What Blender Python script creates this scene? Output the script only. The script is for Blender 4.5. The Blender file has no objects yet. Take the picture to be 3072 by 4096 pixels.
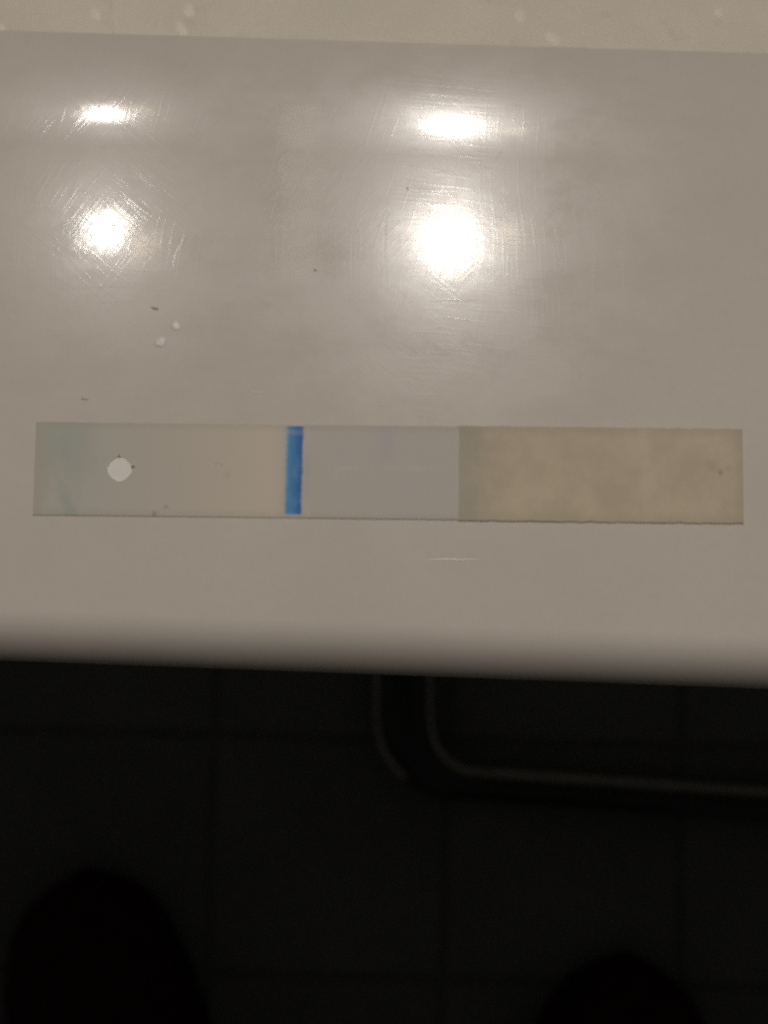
import bpy, bmesh, math, random
from mathutils import Vector, Matrix, noise as mnoise

R = math.radians
random.seed(7)
sc = bpy.context.scene
COL = sc.collection
MM = 0.001
TOP = 0.74                      # height of the ledge's flat top above the floor

# ------------------------------------------------------------------ camera
cam_d = bpy.data.cameras.new('camera')
cam = bpy.data.objects.new('camera', cam_d)
COL.objects.link(cam)
cam.location = (0, 0, TOP + 0.18618)
cam.rotation_euler = (R(6.5), 0, 0)
cam_d.sensor_fit = 'HORIZONTAL'
cam_d.sensor_width = 36
cam_d.lens = 77.97
cam_d.clip_start = 0.01
cam_d.clip_end = 60
cam_d.dof.use_dof = True
cam_d.dof.focus_distance = 0.155
cam_d.dof.aperture_fstop = 60
sc.camera = cam

# ------------------------------------------------------------------ world: faint even room light
w = bpy.data.worlds.new('World')
sc.world = w
w.use_nodes = True
bg = w.node_tree.nodes['Background']
bg.inputs['Color'].default_value = (1.0, 0.93, 0.84, 1)
bg.inputs['Strength'].default_value = 0.019

# ------------------------------------------------------------------ ceiling lamps seen mirrored in the ledge, plus an added weak light
def lamp(name, loc, dia, watts, color):
    d = bpy.data.lights.new(name, 'AREA')
    d.shape = 'DISK'; d.size = dia; d.energy = watts; d.color = color
    o = bpy.data.objects.new(name, d); COL.objects.link(o)
    o.location = loc                     # an area lamp points straight down by default
    return o
lamp('ceiling_lamp', (0.0776, 0.5465, 2.49), 0.066, 11.6, (1.0, 0.945, 0.875))
lamp('ceiling_lamp', (-0.3315, 0.5579, 2.49), 0.037, 3.9, (1.0, 0.945, 0.875))
lamp('warm_lamp', (-0.289, 0.541, 2.49), 0.03, 0.025, (1.0, 0.78, 0.52))
lamp('warm_lamp', (0.150, 0.553, 2.49), 0.03, 0.025, (1.0, 0.78, 0.52))

_d = lamp('mirror_patch_light', (-.102, .575, 2.49), .045, .06, (1.0, .86, .74))  # added light that makes a faint warm mirrored patch; real source unknown
_d.data.shape = 'RECTANGLE'; _d.data.size_y = .15

sc.view_settings.view_transform = 'Standard'
sc.view_settings.look = 'None'
sc.view_settings.exposure = 0
sc.view_settings.gamma = 1
sc.view_settings.use_curve_mapping = False
sc.cycles.use_denoising = False
sc.cycles.sample_clamp_direct = 12
sc.cycles.use_light_tree = False
sc.cycles.max_bounces = 5
sc.cycles.diffuse_bounces = 3
sc.cycles.glossy_bounces = 3
sc.cycles.caustics_reflective = False
sc.cycles.caustics_refractive = False

# ------------------------------------------------------------------ helpers
def link(name, me, mat=None, parent=None, smooth=False):
    o = bpy.data.objects.new(name, me); COL.objects.link(o)
    if mat: me.materials.append(mat)
    if parent: o.parent = parent
    if smooth:
        for p in me.polygons: p.use_smooth = True
    return o

def from_bm(name, bm, mat=None, parent=None, smooth=False):
    me = bpy.data.meshes.new(name)
    bmesh.ops.recalc_face_normals(bm, faces=bm.faces)
    bm.to_mesh(me); bm.free()
    return link(name, me, mat, parent, smooth)

def tag(o, label=None, cat=None, group=None, kind=None):
    if label: o['label'] = label
    if cat: o['category'] = cat
    if group: o['group'] = group
    if kind: o['kind'] = kind
    return o

def empty(name, loc, rz=0):
    o = bpy.data.objects.new(name, None); COL.objects.link(o)
    o.location = loc; o.rotation_euler = (0, 0, rz)
    o.empty_display_size = 0.01
    return o

class NT:
    """tiny node-tree writer"""
    def __init__(s, name):
        s.m = bpy.data.materials.new(name); s.m.use_nodes = True
        s.t = s.m.node_tree; s.n = s.t.nodes
        s.b = s.n['Principled BSDF']
    def node(s, typ, props=None, **ins):
        nd = s.n.new(typ)
        for k, v in (props or {}).items(): setattr(nd, k, v)
        for k, v in ins.items():
            key = int(k[1:]) if k[0] == 'i' and k[1:].isdigit() else k.replace('_', ' ')
            s.set(nd.inputs[key], v)
        return nd
    def set(s, sock, v):
        if isinstance(v, bpy.types.NodeSocket): s.t.links.new(v, sock)
        else: sock.default_value = v
    def bsdf(s, **ins):
        for k, v in ins.items(): s.set(s.b.inputs[k.replace('_', ' ')], v)
    def coords(s): return s.node('ShaderNodeTexCoord').outputs['Object']
    def math(s, op, a, b=0.0, c=0.0, clamp=False):
        nd = s.node('ShaderNodeMath', {'operation': op, 'use_clamp': clamp})
        for i, v in enumerate((a, b, c)): s.set(nd.inputs[i], v)
        return nd.outputs[0]
    def smooth(s, v, lo, hi, a=0.0, b=1.0):
        nd = s.node('ShaderNodeMapRange', {'interpolation_type': 'SMOOTHSTEP'})
        for i, x in enumerate((v, lo, hi, a, b)): s.set(nd.inputs[i], x)
        return nd.outputs[0]
    def mix(s, f, a, b, blend='MIX'):
        nd = s.node('ShaderNodeMix', {'data_type': 'RGBA', 'blend_type': blend})
        s.set(nd.inputs[0], f)
        for k, v in ((6, a), (7, b)):
            s.set(nd.inputs[k], v if isinstance(v, bpy.types.NodeSocket) else (*v, 1))
        return nd.outputs[2]
    def noise(s, vec, scale, detail=3, rough=0.5, dist=0.0):
        nd = s.node('ShaderNodeTexNoise', {}, Vector=vec, Scale=scale, Detail=detail, Roughness=rough, Distortion=dist)
        return nd.outputs['Fac']
    def mapping(s, vec, rz=0.0, scale=(1, 1, 1), loc=(0, 0, 0)):
        nd = s.node('ShaderNodeMapping', {}, Vector=vec)
        nd.inputs['Rotation'].default_value = (0, 0, rz)
        nd.inputs['Scale'].default_value = scale
        nd.inputs['Location'].default_value = loc
        return nd.outputs[0]
    def bump(s, h, dist, strength=1.0, normal=None):
        nd = s.node('ShaderNodeBump', {}, Height=h, Distance=dist, Strength=strength)
        if normal: s.set(nd.inputs['Normal'], normal)
        return nd.outputs[0]

# ------------------------------------------------------------------ materials
SCRATCH_H = 0.00000056
def mat_ledge():
    s = NT('white_laminate')
    co = s.coords()
    # colour: off-white laminate, very faint uneven greying and wipe marks
    big = s.noise(co, 38, 4, 0.55)
    base = s.mix(s.smooth(big, 0.3, 0.7), (0.632, 0.568, 0.503), (0.671, 0.601, 0.533))
    fine = s.noise(co, 900, 3, 0.6)
    base = s.mix(s.smooth(fine, 0.35, 0.7, 0.0, 0.22), base, (0.596, 0.527, 0.466))
    # wiping scratches in many directions, gathered in patches
    nd = s.node('ShaderNodeTexNoise', {'noise_dimensions': '2D'}, Vector=co, Scale=45.0, Detail=2.0)
    sub = s.node('ShaderNodeVectorMath', {'operation': 'SUBTRACT'}); s.set(sub.inputs[0], nd.outputs['Color']); s.set(sub.inputs[1], (0.535, 0.527, 0.535))
    scl = s.node('ShaderNodeVectorMath', {'operation': 'SCALE'}); s.set(scl.inputs[0], sub.outputs[0]); s.set(scl.inputs['Scale'], .0028)
    av = s.node('ShaderNodeVectorMath', {'operation': 'ADD'}); s.set(av.inputs[0], co); s.set(av.inputs[1], scl.outputs[0])
    sepc = s.node('ShaderNodeSeparateColor', {}, Color=nd.outputs['Color'])
    h = None
    for k, (ang, ln, wd, lo, amp) in enumerate(((3, 130, 3300, .56, 1.0), (88, 100, 3300, .55, .85), (40, 150, 3600, .56, .9), (129, 140, 3500, .56, .9), (104, 80, 2600, .62, 1.0))):
        m = s.mapping(s.mapping(av.outputs[0], R(ang)), 0, (ln, wd, 1), (k * 7.7, k * 13.1, 0))
        n = s.node('ShaderNodeTexNoise', {'noise_dimensions': '2D'}, Vector=m, Scale=1.0, Detail=1.0, Roughness=.6).outputs['Fac']
        patch = s.smooth(sepc.outputs[k % 3], .40, .62) if k % 2 else s.smooth(sepc.outputs[k % 3], .40, .60, 1, 0)
        x = s.math('MULTIPLY', s.math('MULTIPLY', s.smooth(n, lo, lo + .16), patch), amp)
        h = s.math('ADD', h, x) if h else x
    wav = s.node('ShaderNodeTexNoise', {'noise_dimensions': '2D'}, Vector=co, Scale=420.0, Detail=2.0).outputs['Fac']
    n2 = s.bump(s.math('MULTIPLY_ADD', wav, 3.5, h), SCRATCH_H, 1.0)
    smear = s.noise(s.mapping(co, R(20), (1, 1.8, 1)), 85, 4, 0.6)
    s.bsdf(Base_Color=base, Roughness=s.smooth(smear, 0.3, 0.7, 0.13, 0.21), Specular_IOR_Level=0.075, Normal=n2,
           Coat_Weight=0.30, Coat_Roughness=s.smooth(smear, 0.3, 0.7, 0.02, 0.05), Coat_Normal=n2)
    return s.m

def mat_plain(name, color, rough=0.5, spec=0.5, var=0.12, scale=120, bump=0.0, bscale=400, metallic=0.0):
    s = NT(name)
    co = s.coords()
    n = s.noise(co, scale, 4, 0.6)
    dark = tuple(c * (1 - var) for c in color); lite = tuple(min(1, c * (1 + var)) for c in color)
    s.bsdf(Base_Color=s.mix(s.smooth(n, .25, .75), dark, lite), Roughness=rough, Specular_IOR_Level=spec, Metallic=metallic)
    if bump: s.bsdf(Normal=s.bump(s.noise(co, bscale, 3), bump))
    return s.m

def mat_worktop():
    s = NT('cream_worktop')
    co = s.coords()
    n = s.noise(co, 70, 4, .6)
    c = s.mix(s.smooth(n, .3, .7), (0.615, 0.558, 0.466), (0.665, 0.600, 0.500))
    mott = s.noise(co, 260, 3, .6)
    c = s.mix(s.smooth(mott, .58, .75, 0, .5), c, (0.520, 0.470, 0.386))
    s.bsdf(Base_Color=c, Roughness=.45, Specular_IOR_Level=.2, Normal=s.bump(mott, .00004))
    return s.m

def strip_base(s, co):
    """printed / dyed colouring of the strip card along its length (local metres)"""
    sep = s.node('ShaderNodeSeparateXYZ', {}, Vector=co)
    x, y = sep.outputs[0], sep.outputs[1]
    n = s.noise(co, 260, 4, .6)
    n2 = s.noise(s.mapping(co, 0, (1, .45, 1)), 420, 3, .6)
    xw = s.math('ADD', x, s.math('MULTIPLY', s.math('SUBTRACT', n, .5), .0035))
    tan = (0.614, 0.544, 0.453); grey = (0.572, 0.521, 0.476); beige = (0.657, 0.571, 0.470)
    c = s.mix(s.smooth(xw, -.033, -.018), (0.560, 0.515, 0.453), tan)
    c = s.mix(s.smooth(xw, -.021, -.0135), c, beige)
    c = s.mix(s.smooth(xw, -.0100, -.0085), c, grey)
    # teal dye that ran to the left end
    t = s.math('MULTIPLY', s.smooth(xw, -.0402, -.0376, .35, 1), s.smooth(xw, -.0370, -.0305, 1, 0))
    t = s.math('MULTIPLY', t, s.smooth(n2, .25, .65, .45, 1))
    t = s.math('MULTIPLY', t, s.smooth(s.math('ADD', y, s.math('MULTIPLY', s.math('SUBTRACT', n, .5), .004)), -.0035, .0015, .50, 1))
    arc = s.math('SUBTRACT', s.math('ADD', xw, .0372), s.math('MULTIPLY', s.math('MULTIPLY', y, y), 60))
    t2 = s.math('MULTIPLY', s.smooth(s.math('ABSOLUTE', arc), .0002, .0012, 1, 0), s.smooth(y, -.0048, .0005, 1, 0))
    t = s.math('ADD', s.math('MULTIPLY', t, .62), s.math('MULTIPLY', t2, .42), clamp=True)
    c = s.mix(t, c, (0.370, 0.423, 0.364))
    # olive left rim
    c = s.mix(s.smooth(xw, -.0396, -.0380, .35, 0), c, (0.413, 0.378, 0.298))
    # faint second dye smear
    f = s.math('MULTIPLY', s.smooth(s.math('ABSOLUTE', s.math('SUBTRACT', x, -.0003)), 0, .0016, 1, 0), s.smooth(y, -.001, .003))
    c = s.mix(s.math('MULTIPLY', f, .3), c, (0.468, 0.461, 0.470))
    # grime toward the cut edges
    e = s.smooth(s.math('ADD', s.math('ABSOLUTE', y), s.math('MULTIPLY', s.math('SUBTRACT', n, .5), .0008)), .0042, .0053, 0, .28)
    c = s.mix(e, c, (0.442, 0.387, 0.319))
    for px, py, pr, pk in ((-.0250, -.0042, .00035, .35), (-.0263, -.0050, .0004, .45), (-.0182, -.0005, .0006, .12)):
        dx = s.math('SUBTRACT', x, px); dy = s.math('SUBTRACT', y, py)
        dd = s.math('SQRT', s.math('ADD', s.math('MULTIPLY', dx, dx), s.math('MULTIPLY', dy, dy)))
        c = s.mix(s.smooth(dd, pr * .2, pr * 1.2, pk, 0), c, (0.257, 0.211, 0.159))
    # tiny dirt specks
    v = s.node('ShaderNodeTexVoronoi', {}, Vector=co, Scale=310)
    spk = s.math('MULTIPLY', s.smooth(v.outputs['Distance'], .04, .10, 1, 0), s.smooth(s.noise(co, 130, 2), .60, .66))
    c = s.mix(s.math('MULTIPLY', spk, .25), c, (0.271, 0.230, 0.189))
    return c, x, y, n

def mat_card():
    s = NT('strip_card')
    co = s.coords()
    c, x, y, n = strip_base(s, co)
    s.bsdf(Base_Color=c, Roughness=.6, Specular_IOR_Level=.15, Normal=s.bump(s.noise(co, 2500, 2), .00001))
    return s.m

def mat_blue():
    s = NT('blue_dye')
    co = s.coords()
    c, x, y, n = strip_base(s, co)
    u = s.math('ADD', x, s.math('MULTIPLY', y, -.012))
    blue = s.mix(s.smooth(u, -.0116, -.0097), (.11, .335, .60), (.045, .165, .48))
    pale = s.smooth(s.noise(s.mapping(co, 0, (1, .5, 1)), 900, 3, .6), .45, .75, 0, .4)
    blue = s.mix(pale, blue, (.19, .40, .62))
    wig = s.math('MULTIPLY', s.math('SUBTRACT', s.noise(co, 1300, 2), .5), .00025)
    uu = s.math('ADD', u, wig)
    m = s.math('MULTIPLY', s.smooth(uu, -.01185, -.01125), s.smooth(uu, -.00990, -.00955, 1, 0))
    m = s.math('MULTIPLY', m, s.smooth(y, -.00505, -.00470))
    m = s.math('MULTIPLY', m, s.smooth(s.math('ABSOLUTE', s.math('SUBTRACT', y, .00445)), .00012, .0005, .78, 1))
    halo = s.math('MULTIPLY', s.smooth(uu, -.0130, -.0112), s.smooth(uu, -.0098, -.0084, 1, 0))
    c2 = s.mix(s.math('MULTIPLY', halo, .18), c, (.22, .32, .42))
    s.bsdf(Base_Color=s.mix(m, c2, blue), Roughness=.6, Specular_IOR_Level=.15)
    return s.m

def mat_pad():
    s = NT('absorbent_pad')
    co = s.coords()
    sep = s.node('ShaderNodeSeparateXYZ', {}, Vector=co)
    x, y = sep.outputs[0], sep.outputs[1]
    n = s.noise(co, 190, 5, .6); n2 = s.noise(s.mapping(co, 0, (1, 1, 1), (3, 1, 0)), 520, 4, .65)
    c = s.mix(s.smooth(n, .3, .7), (0.552, 0.463, 0.342), (0.646, 0.542, 0.402))
    c = s.mix(s.smooth(n2, .35, .7, 0, .25), c, (0.537, 0.468, 0.369))
    xw = s.math('ADD', x, s.math('MULTIPLY', s.math('SUBTRACT', n, .5), .004))
    c = s.mix(s.smooth(xw, .0085, .0125, .65, 0), c, (0.429, 0.401, 0.324))
    ay = s.math('ADD', s.math('ABSOLUTE', y), s.math('MULTIPLY', s.math('SUBTRACT', n2, .5), .0012))
    c = s.mix(s.smooth(ay, .0038, .0054, 0, .35), c, (0.441, 0.387, 0.311))
    c = s.mix(s.smooth(x, .0385, .0402, 0, .4), c, (0.429, 0.375, 0.293))
    for px, py, pr, pk in ((.0375, .0004, .0004, .5), (.0366, .0011, .0009, .18), (.0384, .0009, .0006, .15)):
        dx = s.math('SUBTRACT', x, px); dy = s.math('SUBTRACT', y, py)
        dd = s.math('SQRT', s.math('ADD', s.math('MULTIPLY', dx, dx), s.math('MULTIPLY', dy, dy)))
        c = s.mix(s.smooth(dd, pr * .2, pr * 1.2, pk, 0), c, (0.283, 0.242, 0.170))
    seam = s.smooth(s.math('ABSOLUTE', s.math('SUBTRACT', s.math('ADD', x, s.math('MULTIPLY', y, .06)), .0290)), .0002, .0009, 1, 0)
    c = s.mix(s.math('MULTIPLY', seam, .17), c, (0.717, 0.616, 0.520))
    hgt = s.math('ADD', s.noise(co, 1800, 3, .6), s.math('MULTIPLY', seam, .6))
    s.bsdf(Base_Color=c, Roughness=.85, Specular_IOR_Level=.1, Normal=s.bump(hgt, .00004))
    return s.m

def mat_floor():
    s = NT('grey_floor')
    co = s.coords()
    n = s.noise(co, 9, 5, .6); n2 = s.noise(co, 260, 3, .7)
    c = s.mix(s.smooth(n, .3, .7), (0.171, 0.177, 0.171), (0.213, 0.222, 0.213))
    c = s.mix(s.smooth(n2, .4, .7, 0, .4), c, (0.123, 0.127, 0.125))
    s.bsdf(Base_Color=c, Roughness=.75, Specular_IOR_Level=.2, Normal=s.bump(n2, .0006))
    return s.m

M_LEDGE = mat_ledge()
M_WORK = mat_worktop()
M_CARD = mat_card(); M_BLUE = mat_blue(); M_PAD = mat_pad()
M_WIN = mat_plain('pressed_card', (.595, .545, .485), .6, .15, .04, 500)
M_DOT = mat_plain('white_paper', (.87, .82, .75), .7, .15, .03, 900)
M_FLOOR = mat_floor()
M_GROUT = mat_plain('dark_grout', (.16, .163, .16), .9, .1, .2, 200)
M_TUBE = mat_plain('black_tube_enamel', (.018, .018, .017), .16, .75, .2, 60)
M_HIGHLIGHT = mat_plain('tube_rim_highlight', (.46, .43, .385), .45, .4, .15, 60)  # pale colour stands in for light reflected along the tube's rims
M_SHOE = mat_plain('black_suede', (.050, .016, .012), .85, .1, .3, 120, .0003, 700)
M_SOLE = mat_plain('dark_red_rubber', (.045, .010, .008), .75, .1, .25, 90)
M_LACE = mat_plain('black_lace', (.014, .013, .013), .9, .1, .3, 600)
M_BURR = mat_plain('torn_edge', (.26, .235, .20), .8, .1, .2, 900)
M_DIRT = mat_plain('dark_dirt', (.38, .34, .30), .8, .1, .3, 900)
M_SMUDGE = mat_plain('blue_smudge', (.545, .515, .47), .4, .3, .03, 900)
M_FIBRE = mat_plain('shiny_fibre', (.95, .92, .88), .28, 1.0, .05, 900)
M_SCRATCH = mat_plain('scratch_lip', (.62, .575, .52), .36, .6, .03, 900)
M_SPECK = mat_plain('white_paint', (.76, .70, .60), .55, .2, .05, 600)
M_CRUMB = mat_plain('pale_crumb', (.70, .645, .58), .42, .6, .05, 900)

# ------------------------------------------------------------------ floor: grout bed with square tiles laid on it
bm = bmesh.new()
bmesh.ops.create_grid(bm, x_segments=8, y_segments=8, size=4)
floor = tag(from_bm('floor', bm, M_GROUT), kind='structure')
floor.location.z = -.0005
PITCH, GAP = .1285, .0045
tile_me = None
def tile_bm(bm, ox=0, oy=0):
    h_ = (PITCH - GAP) / 2; c_ = .0006
    lo = [bm.verts.new((ox + x * h_, oy + y * h_, -.0005)) for x, y in ((-1, -1), (1, -1), (1, 1), (-1, 1))]
    mi = [bm.verts.new((ox + x * h_, oy + y * h_, .0010 - c_)) for x, y in ((-1, -1), (1, -1), (1, 1), (-1, 1))]
    hi = [bm.verts.new((ox + x * (h_ - c_), oy + y * (h_ - c_), .0010)) for x, y in ((-1, -1), (1, -1), (1, 1), (-1, 1))]
    bm.faces.new(hi)
    for i in range(4):
        j = (i + 1) % 4
        bm.faces.new((lo[i], lo[j], mi[j], mi[i])); bm.faces.new((mi[i], mi[j], hi[j], hi[i]))
bm = bmesh.new(); tile_bm(bm)
tile_me = bpy.data.meshes.new('tile'); bmesh.ops.recalc_face_normals(bm, faces=bm.faces); bm.to_mesh(tile_me); bm.free()
tile_me.materials.append(M_FLOOR)
TA = R(-1.5)
OX, OY = .0315, -.150            # one joint crossing
rest = bmesh.new()
for i in range(-16, 16):
    for j in range(-16, 16):
        lx, ly = (i + .5) * PITCH, (j + .5) * PITCH
        x = OX + lx * math.cos(TA) - ly * math.sin(TA); y = OY + lx * math.sin(TA) + ly * math.cos(TA)
        if -.34 < x < .34 and -.36 < y < .16:             # the tiles one can see
            o = bpy.data.objects.new('tile', tile_me); COL.objects.link(o); o.parent = floor
            o.location = (x, y, 0); o.rotation_euler = (random.uniform(-.002, .002), random.uniform(-.002, .002), TA)
        else: tile_bm(rest, lx, ly)
far = from_bm('tile_field', rest, M_FLOOR, floor)
far.location = (OX, OY, 0); far.rotation_euler = (0, 0, TA)
far['kind'] = 'stuff'

# ------------------------------------------------------------------ the glossy white ledge (profile swept along x)
def back_y(x):  return 75.94 * MM - .0313 * x      # rear lip
def front_y(x): return 2.58 * MM - .037 * x        # rounded front
COVE_R, COVE_L = 0.100, 13.2 * MM
NOSE_R, NOSE_D = 10.6 * MM, 6.2 * MM
THICK = 0.0215
ledge = empty('ledge', (0, .04, TOP))
tag(ledge, 'glossy white laminate ledge with rounded front edge, mirroring two lamps', 'ledge')

def ledge_profile(x):
    pts = []
    yb, yf = back_y(x), front_y(x)
    dmax = COVE_L
    zb = COVE_R - math.sqrt(COVE_R ** 2 - dmax ** 2)
    pts.append((yb + .0006, -THICK))                      # back, bottom
    pts.append((yb + .0002, zb - .0006))
    for i in range(21):                                   # gentle cove down to the flat
        d = dmax * (1 - i / 20)
        pts.append((yb - dmax + d, COVE_R - math.sqrt(COVE_R ** 2 - d ** 2)))
    y0, y1 = yb - dmax, yf + NOSE_D
    for i in range(1, 13): pts.append((y0 + (y1 - y0) * i / 12, 0))
    for i in range(1, 41):                                # rounded nose
        a = R(66) * i / 40
        pts.append((yf + NOSE_D - NOSE_D * math.sin(a), -NOSE_R + NOSE_R * math.cos(a)))
    yl, zl = pts[-1]
    pts.append((yl + .0025, zl - .0008)); pts.append((yl + .006, -THICK))   # undercut drip edge
    return pts
XS = [-.45, -.3, -.2, -.1, -.05, 0, .05, .1, .2, .3, .45]
bm = bmesh.new()
rows = []
for x in XS:
    rows.append([bm.verts.new((x, y - .04, z)) for y, z in ledge_profile(x)])
for r0, r1 in zip(rows, rows[1:]):
    n = len(r0)
    for i in range(n): bm.faces.new((r0[i], r0[(i + 1) % n], r1[(i + 1) % n], r1[i]))
bm.faces.new(rows[0]); bm.faces.new(list(reversed(rows[-1])))
for r0, r1 in zip(rows, rows[1:]):
    for i in (0, 1, 2, -1, -2, -3): bm.edges.get((r0[i], r1[i])).smooth = False        # crisp rear lip
board = from_bm('board', bm, M_LEDGE, ledge, smooth=True)
for p in board.data.polygons:
    if abs(p.normal.x) > .9 or p.normal.z < -.9: p.use_smooth = False

# raised lips of single scratches, each a fine bead in the surface
def bead(name, pts, rad, mat, parent, taper=True, flat=.5):
    """thin tapered half-round bead through pts (world x,y in mm), lying on the top"""
    bm = bmesh.new(); prev = None; n = len(pts)
    for i, (px, py) in enumerate(pts):
        a = pts[max(i - 1, 0)]; b = pts[min(i + 1, n - 1)]
        d = Vector((b[0] - a[0], b[1] - a[1])).normalized(); side = Vector((-d.y, d.x))
        k = rad * (math.sin(math.pi * (i + .35) / (n - .3)) ** .6 if taper else 1)
        ring = []
        for j in range(6):
            t = math.pi * j / 5
            off = side * math.cos(t) * k
            ring.append(bm.verts.new(((px + off.x) * MM, (py + off.y) * MM - .04, .000003 + k * flat * math.sin(t) * MM)))
        if prev:
            for j in range(5): bm.faces.new((prev[j], prev[j + 1], ring[j + 1], ring[j]))
        prev = ring
    return from_bm(name, bm, mat, parent, smooth=True)

def wob(x0, y0, x1, y1, n, amp, seed):
    rnd = random.Random(seed); out = []
    for i in range(n):
        t = i / (n - 1)
        out.append((x0 + (x1 - x0) * t + rnd.uniform(-amp, amp), y0 + (y1 - y0) * t + rnd.uniform(-amp, amp)))
    return out
SCR = [(20.3, 56.0, 20.1, 48.3, .030), (24.4, 58, 23.8, 44.8, .022), (5.3, 45.45, 11.0, 45.55, .028), (27.6, 54, 27.2, 46, .016),
       (4.9, 15.85, 10.6, 15.85, .09), (0.4, 56.5, 0.0, 49.5, .018), (-3.2, 57, -3.6, 50, .016), (13.7, 63.3, 12.8, 61.9, .028),
       (-12.2, 63.2, -11.3, 60.2, .022), (-36.5, 46.9, -30.0, 47.2, .02), (-33.2, 45.2, -28.4, 45.5, .016), (1.1, 47.2, 3.5, 45.2, .015)]
for i, (a, b, c, d, r) in enumerate(SCR):
    bead('scratch', wob(a, b, c, d, 9, .04, i), r * 1.5, M_SCRATCH, ledge, flat=.22)

# dirt marks on the ledge
def blob(name, x, y, rx, ry, rz, hgt, mat, parent, seed, z=.000004, org=(0, .04)):
    bm = bmesh.new(); rnd = random.Random(seed); rings = 4; seg = 14
    ph = [rnd.uniform(.5, 1.35) for _ in range(seg)]
    ph = [(ph[i - 1] + 2 * ph[i] + ph[(i + 1) % seg]) / 4 for i in range(seg)]
    c = bm.verts.new((0, 0, hgt * MM)); prev = None
    for k in range(1, rings + 1):
        f = k / rings; ring = []
        for j in range(seg):
            t = 2 * math.pi * j / seg
            hh = hgt * math.sqrt(max(0, 1 - f * f)) * rnd.uniform(.75, 1.15)
            ring.append(bm.verts.new((rx * f * ph[j] * math.cos(t) * MM, ry * f * ph[j] * math.sin(t) * MM, hh * MM)))
        for j in range(seg):
            if prev: bm.faces.new((prev[j], ring[j], ring[(j + 1) % seg], prev[(j + 1) % seg]))
            else: bm.faces.new((c, ring[j], ring[(j + 1) % seg]))
        prev = ring
    o = from_bm(name, bm, mat, parent, smooth=True)
    o.location = (x * MM - org[0], y * MM - org[1], z); o.rotation_euler = (0, 0, R(rz))
    return o
blob('dirt_mark', -26.2, 44.6, .55, .16, -14, .05, M_DIRT, ledge, 1)
blob('dirt_mark', -34.0, 34.1, .42, .11, -8, .03, M_DIRT, ledge, 2)
blob('dirt_mark', -7.9, 49.1, .22, .14, -50, .04, M_DIRT, ledge, 3)
blob('dirt_mark', -14.1, 34.9, .9, .22, 0, .012, M_SMUDGE, ledge, 4)
blob('dirt_mark', 2.7, 58.7, .10, .18, 0, .03, M_DIRT, ledge, 6)

# ------------------------------------------------------------------ lower cream worktop behind the ledge
bm = bmesh.new()
W0 = -.034
pts = [(-.45, back_y(-.45) + W0), (.45, back_y(.45) + W0), (.45, .62), (-.45, .62)]
top = [bm.verts.new((x, y - .3, 0)) for x, y in pts]; bot = [bm.verts.new((x, y - .3, -.03)) for x, y in pts]
bm.faces.new(top); bm.faces.new(list(reversed(bot)))
for i in range(4): bm.faces.new((top[i], bot[i], bot[(i + 1) % 4], top[(i + 1) % 4]))
work = from_bm('worktop', bm, M_WORK)
work.location = (0, .3, TOP - .022)
tag(work, 'cream worktop with white paint specks behind the white ledge', 'worktop')
# positions in mm on the worktop surface
for i, (x, y, rx, ry, rz) in enumerate(((-37.6, 89.3, .85, 1.0, 20), (-25.4, 89.6, 1.0, 1.1, 10), (-26.4, 87.2, .9, 1.0, 40), (-25.5, 85.0, .7, .8, 0),
                                       (17.7, 88.6, .8, 1.0, 0), (22.0, 85.7, 1.1, .75, -35), (43.6, 89.2, .7, .6, 0), (-50, 87, .9, .7, 30), (3, 97, .8, 1.2, 0), (-12, 101, 1, .8, 0), (55, 92, .9, 1.2, 20))):
    blob('paint_speck', x, y, rx, ry, rz, .10, M_SPECK, work, 30 + i, .00001, (0, .3))

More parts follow.
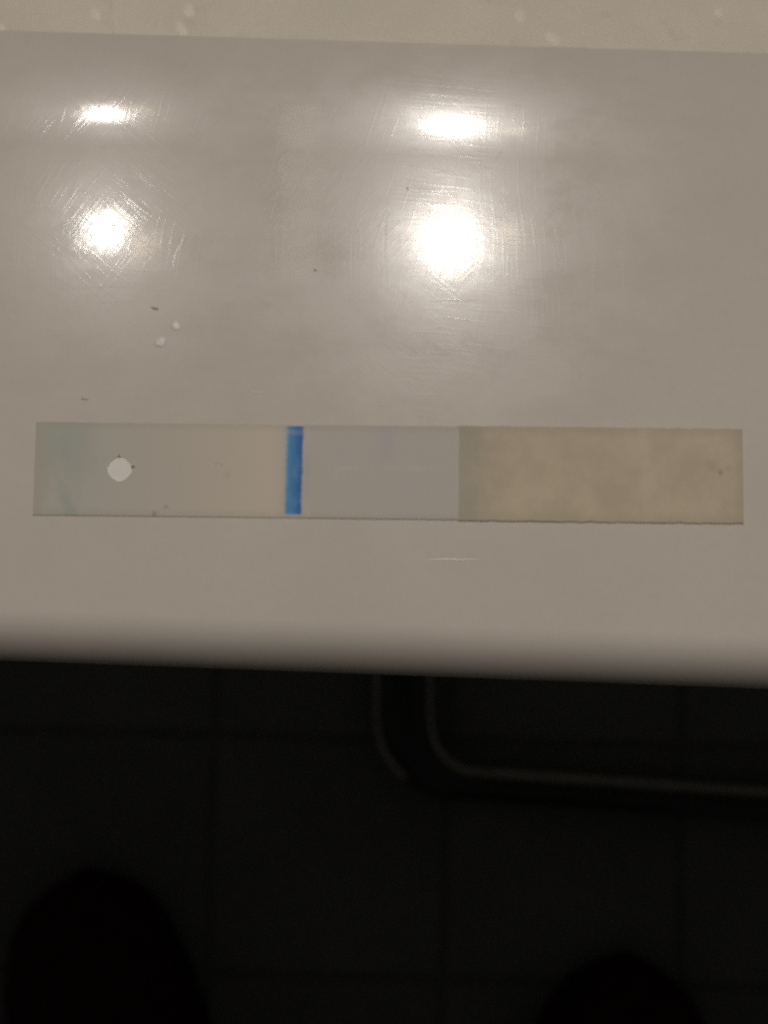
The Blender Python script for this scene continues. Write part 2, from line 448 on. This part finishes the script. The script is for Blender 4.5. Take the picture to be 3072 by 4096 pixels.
# ------------------------------------------------------------------ the test strip
ang = math.atan2(30.4 - 31.3, 40.56 + 39.43)
strip = empty('test_strip', (.49 * MM, 25.69 * MM, TOP), ang)
tag(strip, 'long paper test strip with blue line, punched hole and tan pad lying on white ledge', 'test strip')
CARD_T = .12 * MM
L2, H2 = 39.98 * MM, 5.18 * MM
def bow(x):        # the card does not lie perfectly flat
    return .008 * MM + .035 * MM * (0.5 + 0.5 * math.sin(x * 75 + .6))
HX, HY, HR = -30.35 * MM, .05 * MM, 1.34 * MM
def card_mesh():
    """card as a fine grid of columns, with the punched hole cut between two columns"""
    bm = bmesh.new()
    def quadstrip(x0, x1, n):
        for i in range(n):
            a, b = x0 + (x1 - x0) * i / n, x0 + (x1 - x0) * (i + 1) / n
            V = [bm.verts.new((x, y, bow(x) + CARD_T)) for x, y in ((a, -H2), (b, -H2), (b, H2), (a, H2))]
            bm.faces.new(V)
    quadstrip(-L2, HX - 3 * MM, 6)
    quadstrip(HX + 3 * MM, L2, 40)
    N = 64; inner = []; outer = []
    rnd = random.Random(5)
    for k in range(N):
        t = 2 * math.pi * (k + .0) / N
        r = HR * (1 + .045 * math.cos(4 * t)) * (1 + .012 * rnd.uniform(-1, 1))   # a slightly diamond-shaped punch
        inner.append(bm.verts.new((HX + r * math.cos(t), HY + r * math.sin(t), bow(HX) + CARD_T)))
        c, s_ = math.cos(t), math.sin(t)
        q = min(3 * MM / max(abs(c), 1e-9), H2 / max(abs(s_), 1e-9))
        px, py = HX + q * c, q * s_
        px = min(max(px, HX - 3 * MM), HX + 3 * MM); py = min(max(py, -H2), H2)
        outer.append(bm.verts.new((px, py, bow(px) + CARD_T)))
    for k in range(N): bm.faces.new((inner[k], outer[k], outer[(k + 1) % N], inner[(k + 1) % N]))
    # corners cut off by the radial pattern
    for sx in (-1, 1):
        for sy in (-1, 1):
            cv = bm.verts.new((HX + sx * 3 * MM, sy * H2, bow(HX + sx * 3 * MM) + CARD_T))
            near = sorted(outer, key=lambda v: (v.co - cv.co).length)[:2]
            if abs(near[0].co.x - near[1].co.x) > 1e-7 and abs(near[0].co.y - near[1].co.y) > 1e-7: bm.faces.new((near[0], cv, near[1]))
            else: bm.verts.remove(cv)
    bmesh.ops.remove_doubles(bm, verts=bm.verts, dist=1e-6)
    bmesh.ops.recalc_face_normals(bm, faces=bm.faces)
    if sum(f.normal.z for f in bm.faces) < 0: bmesh.ops.reverse_faces(bm, faces=bm.faces)
    r = bmesh.ops.extrude_face_region(bm, geom=list(bm.faces))
    for v in r['geom']:
        if isinstance(v, bmesh.types.BMVert):
            v.co.z -= CARD_T
            if abs(abs(v.co.y) - H2) < 1e-6: v.co.y *= 1.036
    return bm
from_bm('backing_card', card_mesh(), M_CARD, strip)

# white disc in the bottom of the punched hole
bm = bmesh.new()
c = bm.verts.new((HX, HY, .03 * MM)); rr = [bm.verts.new((HX + 1.9 * MM * math.cos(t * math.pi / 16), HY + 1.9 * MM * math.sin(t * math.pi / 16), .03 * MM)) for t in range(32)]
for i in range(32): bm.faces.new((c, rr[i], rr[(i + 1) % 32]))
from_bm('white_disc', bm, M_DOT, strip)
# torn paper burrs round the hole
for k, (a, ln) in enumerate(((94, .32), (10, .5))):
    bm = bmesh.new(); t = R(a)
    p = Vector((HX + HR * 1.0 * math.cos(t), HY + HR * math.sin(t), bow(HX) + CARD_T))
    d = Vector((math.cos(t), math.sin(t), 0)); s_ = Vector((-d.y, d.x, 0))
    A = [bm.verts.new(p + s_ * .2 * MM + Vector((0, 0, .02 * MM))), bm.verts.new(p - s_ * .2 * MM + Vector((0, 0, .02 * MM))),
         bm.verts.new(p + d * ln * MM + Vector((0, 0, .015 * MM))), bm.verts.new(p + d * .15 * MM + Vector((0, 0, .16 * MM)))]
    for f in ((0, 1, 3), (1, 2, 3), (2, 0, 3)): bm.faces.new([A[i] for i in f])
    from_bm('paper_burr', bm, M_BURR, strip)

def sheet(name, x0, x1, y0, y1, thick, mat, nx=24, ny=6, rag=0.0, seed=0, zlift=.004 * MM, wavy=0.0, parent=strip):
    """thin layer stuck on the card: top grid with ragged rim and side skirts"""
    rnd = random.Random(seed); bm = bmesh.new(); g = []
    for i in range(nx + 1):
        row = []
        for j in range(ny + 1):
            x = x0 + (x1 - x0) * i / nx; y = y0 + (y1 - y0) * j / ny
            if j in (0, ny): y += rag * mnoise.noise(Vector((x * 900, j * 7.3 + seed, 1))) + rag * .5 * mnoise.noise(Vector((x * 3000, j * 3.3, 4)))
            if i in (0, nx): x += rag * .5 * mnoise.noise(Vector((y * 1200, i * 2.1 + seed, 2)))
            z = bow(x) + CARD_T + zlift + thick + wavy * mnoise.noise(Vector((x * 220, y * 220, seed)))
            row.append(bm.verts.new((x, y, z)))
        g.append(row)
    for i in range(nx):
        for j in range(ny): bm.faces.new((g[i][j], g[i + 1][j], g[i + 1][j + 1], g[i][j + 1]))
    if thick > 0:
        rim = [g[i][0] for i in range(nx + 1)] + [g[nx][j] for j in range(1, ny + 1)] + [g[i][ny] for i in range(nx - 1, -1, -1)] + [g[0][j] for j in range(ny - 1, 0, -1)]
        low = [bm.verts.new((v.co.x, v.co.y * 1.036, bow(v.co.x) + CARD_T * .3)) for v in rim]
        n = len(rim)
        for k in range(n): bm.faces.new((rim[k], low[k], low[(k + 1) % n], rim[(k + 1) % n]))
    o = from_bm(name, bm, mat, parent)
    return o
sheet('blue_line', -13.2 * MM, -8.2 * MM, -H2 + .02 * MM, H2 - .02 * MM, 0, M_BLUE, 8, 2)
sheet('absorbent_pad', 7.95 * MM, 40.03 * MM, -H2 - .09 * MM, H2 + .07 * MM, .07 * MM, M_PAD, 120, 10, .09 * MM, 3, wavy=.05 * MM)
# shallow pressed window in the middle of the card: a fine raised rim round a rounded slot
bm = bmesh.new(); x0, x1, y0, y1, cr = -5.9 * MM, 5.1 * MM, -1.25 * MM, .45 * MM, .45 * MM
path = []
for cx, cy, a0 in ((x1 - cr, y1 - cr, 0), (x0 + cr, y1 - cr, 90), (x0 + cr, y0 + cr, 180), (x1 - cr, y0 + cr, 270)):
    for k in range(6): path.append((cx + cr * math.cos(R(a0 + 18 * k)), cy + cr * math.sin(R(a0 + 18 * k))))
full = []
for i in range(len(path)):
    a, b = path[i], path[(i + 1) % len(path)]
    n = max(1, int(math.dist(a, b) / (1 * MM)))
    for k in range(n): full.append((a[0] + (b[0] - a[0]) * k / n, a[1] + (b[1] - a[1]) * k / n))
rings = []
cx, cy = (x0 + x1) / 2, (y0 + y1) / 2
for off, z in ((.22, 0.003), (.08, .010), (-.08, .010), (-.30, .004)):
    ring = []
    for x, y in full:
        hx, hy = (x1 - x0) / 2, (y1 - y0) / 2
        ring.append(bm.verts.new((cx + (x - cx) * (hx + off * MM) / hx, cy + (y - cy) * (hy + off * MM) / hy, bow(x) + CARD_T + z * MM)))
    rings.append(ring)
for ra, rb in zip(rings, rings[1:]):
    for i in range(len(full)):
        if full[i][1] > y0 + .6 * (y1 - y0) and (full[i][0] < x0 + 2.5 * MM or full[i][0] > x1 - 4.5 * MM): bm.faces.new((ra[i], ra[(i + 1) % len(full)], rb[(i + 1) % len(full)], rb[i]))
from_bm('pressed_window', bm, M_WIN, strip, smooth=True)

# ------------------------------------------------------------------ small loose things on the ledge
def drop(x, y, r, seed, label):
    o = blob('crumb', x, y, r, r * 1.1, seed * 31, r * .15, M_CRUMB, None, seed, .000004, (0, 0))
    o.location.z = TOP + .00002
    tag(o, label, 'crumb')
drop(-25.55, 40.7, .75, 11, 'larger pale crumb on the white ledge, lower left of the fibre')
drop(-23.85, 42.65, .62, 15, 'smaller pale crumb on the white ledge, just below the fibre')

fib = []
for i in range(17):
    t = i / 16
    fib.append((-23.0 - 1.45 * t + .12 * math.sin(t * 8) + .04 * math.sin(t * 31), 53.4 - 4.3 * t))
fo = bead('fibre', fib, .075, M_FIBRE, None, flat=.35)
fo.location = (0, .04, TOP + .000004)
tag(fo, 'thin shiny fibre lying on the white ledge beside the smaller lamp reflection', 'fibre')

# ------------------------------------------------------------------ black tube frame on the floor
path = [(10.4, 420.), (10.4, -7.7)]
BR = 37.
turn = 86.
for k in range(1, 15):                       # bend to the right
    a = R(180 + turn * k / 14)
    path.append((10.4 + BR + BR * math.cos(a), -7.7 + BR * math.sin(a)))
dx, dy = math.sin(R(turn)), -math.cos(R(turn))
for dist in (40, 120, 260, 420): path.append((path[15][0] + dx * dist, path[15][1] + dy * dist))
def TRAD(i): return 15.0 - 6.5 * min(1, max(0, (i - 4) / 11))
bm = bmesh.new(); prev = None
for i, (x, y) in enumerate(path):
    a = Vector(path[max(i - 1, 0)]); b = Vector(path[min(i + 1, len(path) - 1)])
    d = (b - a).normalized(); s_ = Vector((d.y, -d.x))
    TR = TRAD(i)
    ring = [bm.verts.new(((x + s_.x * TR * math.cos(t)) * MM, (y + s_.y * TR * math.cos(t)) * MM, (TR + TR * math.sin(t)) * MM + .0005)) for t in (2 * math.pi * j / 28 for j in range(28))]
    if prev:
        for j in range(28): bm.faces.new((prev[j], prev[(j + 1) % 28], ring[(j + 1) % 28], ring[j]))
    else: bm.faces.new(ring)
    prev = ring
bm.faces.new(prev)
tube = empty('tube_frame', (0, 0, 0))
from_bm('tube', bm, M_TUBE, tube, True)
def highlight_bead(side, i0, i1):
    """slim pale bead modelling the reflected highlight along one side of the tube"""
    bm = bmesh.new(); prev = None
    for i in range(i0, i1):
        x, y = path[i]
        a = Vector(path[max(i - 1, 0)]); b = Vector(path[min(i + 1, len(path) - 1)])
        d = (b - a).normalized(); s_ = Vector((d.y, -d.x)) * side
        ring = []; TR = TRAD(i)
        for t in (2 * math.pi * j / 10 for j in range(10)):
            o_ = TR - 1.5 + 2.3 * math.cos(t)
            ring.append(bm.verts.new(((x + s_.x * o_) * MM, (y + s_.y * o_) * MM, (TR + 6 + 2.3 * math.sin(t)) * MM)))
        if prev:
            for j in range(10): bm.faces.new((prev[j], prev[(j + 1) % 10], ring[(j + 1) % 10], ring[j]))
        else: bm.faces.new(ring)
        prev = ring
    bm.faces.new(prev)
    return from_bm('rim_highlight', bm, M_HIGHLIGHT, tube, True)
highlight_bead(-1, 0, len(path))
highlight_bead(1, 0, 9)
tag(tube, 'bent black metal tube frame lying on the dark floor below the ledge', 'tube frame')

# ------------------------------------------------------------------ shoes
def make_shoe(loc, rz, mirror, label):
    root = empty('shoe', (loc[0], loc[1], 0), rz)
    tag(root, label, 'shoe', 'pair of black shoes')
    L = .285
    # (distance from toe tip, half width left, half width right, top height)
    st = [(0.000, .004, .004, .016), (.004, .016, .018, .026), (.012, .026, .030, .036), (.028, .036, .041, .046), (.055, .044, .048, .056), (.090, .049, .049, .068),
          (.125, .047, .045, .084), (.160, .043, .040, .098), (.200, .039, .037, .104), (.240, .037, .036, .102), (.270, .029, .029, .098), (.284, .012, .012, .092)]
    def ring_pts(d, hl, hr, top, z0):
        P = []
        for j in range(17):
            t = math.pi * j / 16
            c, s_ = math.cos(t), math.sin(t)
            hw = hr if c > 0 else hl
            x = hw * (abs(c) ** .62) * (1 if c > 0 else -1); z = z0 + (top - z0) * (s_ ** .8)
            P.append((x * mirror, -d, z))
        return P
    bm = bmesh.new(); prev = None
    for d, hl, hr, top in st:
        ring = [bm.verts.new(p) for p in ring_pts(d, hl, hr, top, .014)]
        if prev:
            for j in range(16):
                if d > .165 and d < .265 and 5 <= j <= 10: continue     # the opening for the foot
                bm.faces.new((prev[j], prev[j + 1], ring[j + 1], ring[j]))
        else: bm.faces.new(ring)
        prev = ring
    bm.faces.new(prev)
    up = from_bm('upper', bm, M_SHOE, root, True)
    m = up.modifiers.new('s', 'SUBSURF'); m.levels = 1; m.render_levels = 2
    m2 = up.modifiers.new('t', 'SOLIDIFY'); m2.thickness = .003
    # sole: outline slightly proud of the upper
    bm = bmesh.new()
    out = [(hr + .004, -d) for d, hl, hr, top in st[1:]] + [(-hl - .004, -d) for d, hl, hr, top in reversed(st[1:])]
    out.append((0, .005))
    a = [bm.verts.new((x * mirror, y, .0)) for x, y in out]; b = [bm.verts.new((x * mirror, y, .020)) for x, y in out]
    bm.faces.new(a); bm.faces.new(b)
    n = len(out)
    for i in range(n): bm.faces.new((a[i], a[(i + 1) % n], b[(i + 1) % n], b[i]))
    so = from_bm('sole', bm, M_SOLE, root)
    bv = so.modifiers.new('b', 'BEVEL'); bv.width = .004; bv.segments = 3
    # tongue and laces
    bm = bmesh.new(); rows = []
    for d, z in ((.100, .076), (.125, .089), (.150, .101), (.172, .112), (.190, .124)):
        rows.append([bm.verts.new((x * .020, -d, z - abs(x) * .006)) for x in (-1, -.5, 0, .5, 1)])
    for r0, r1 in zip(rows, rows[1:]):
        for j in range(4): bm.faces.new((r0[j], r0[j + 1], r1[j + 1], r1[j]))
    tg = from_bm('tongue', bm, M_SHOE, root, True); sm = tg.modifiers.new('t', 'SOLIDIFY'); sm.thickness = .004
    for d, z in ((.108, .083), (.124, .092), (.140, .1), (.156, .107)):
        bm = bmesh.new(); prev = None
        for i in range(9):
            x = -.024 + .048 * i / 8; zz = z + .002 - abs(x) * .35
            ring = [bm.verts.new((x, -d + .0022 * math.cos(t), zz + .0022 * math.sin(t))) for t in (2 * math.pi * j / 6 for j in range(6))]
            if prev:
                for j in range(6): bm.faces.new((prev[j], prev[(j + 1) % 6], ring[(j + 1) % 6], ring[j]))
            prev = ring
        from_bm('lace', bm, M_LACE, root, True)
    return root
make_shoe((-.161, -.094), R(10), -1, 'black shoe on the dark floor at the lower left, farther forward of the pair')
make_shoe((.131, -.139), R(-8), 1, 'black shoe on the dark floor at the lower right, only its toe showing')
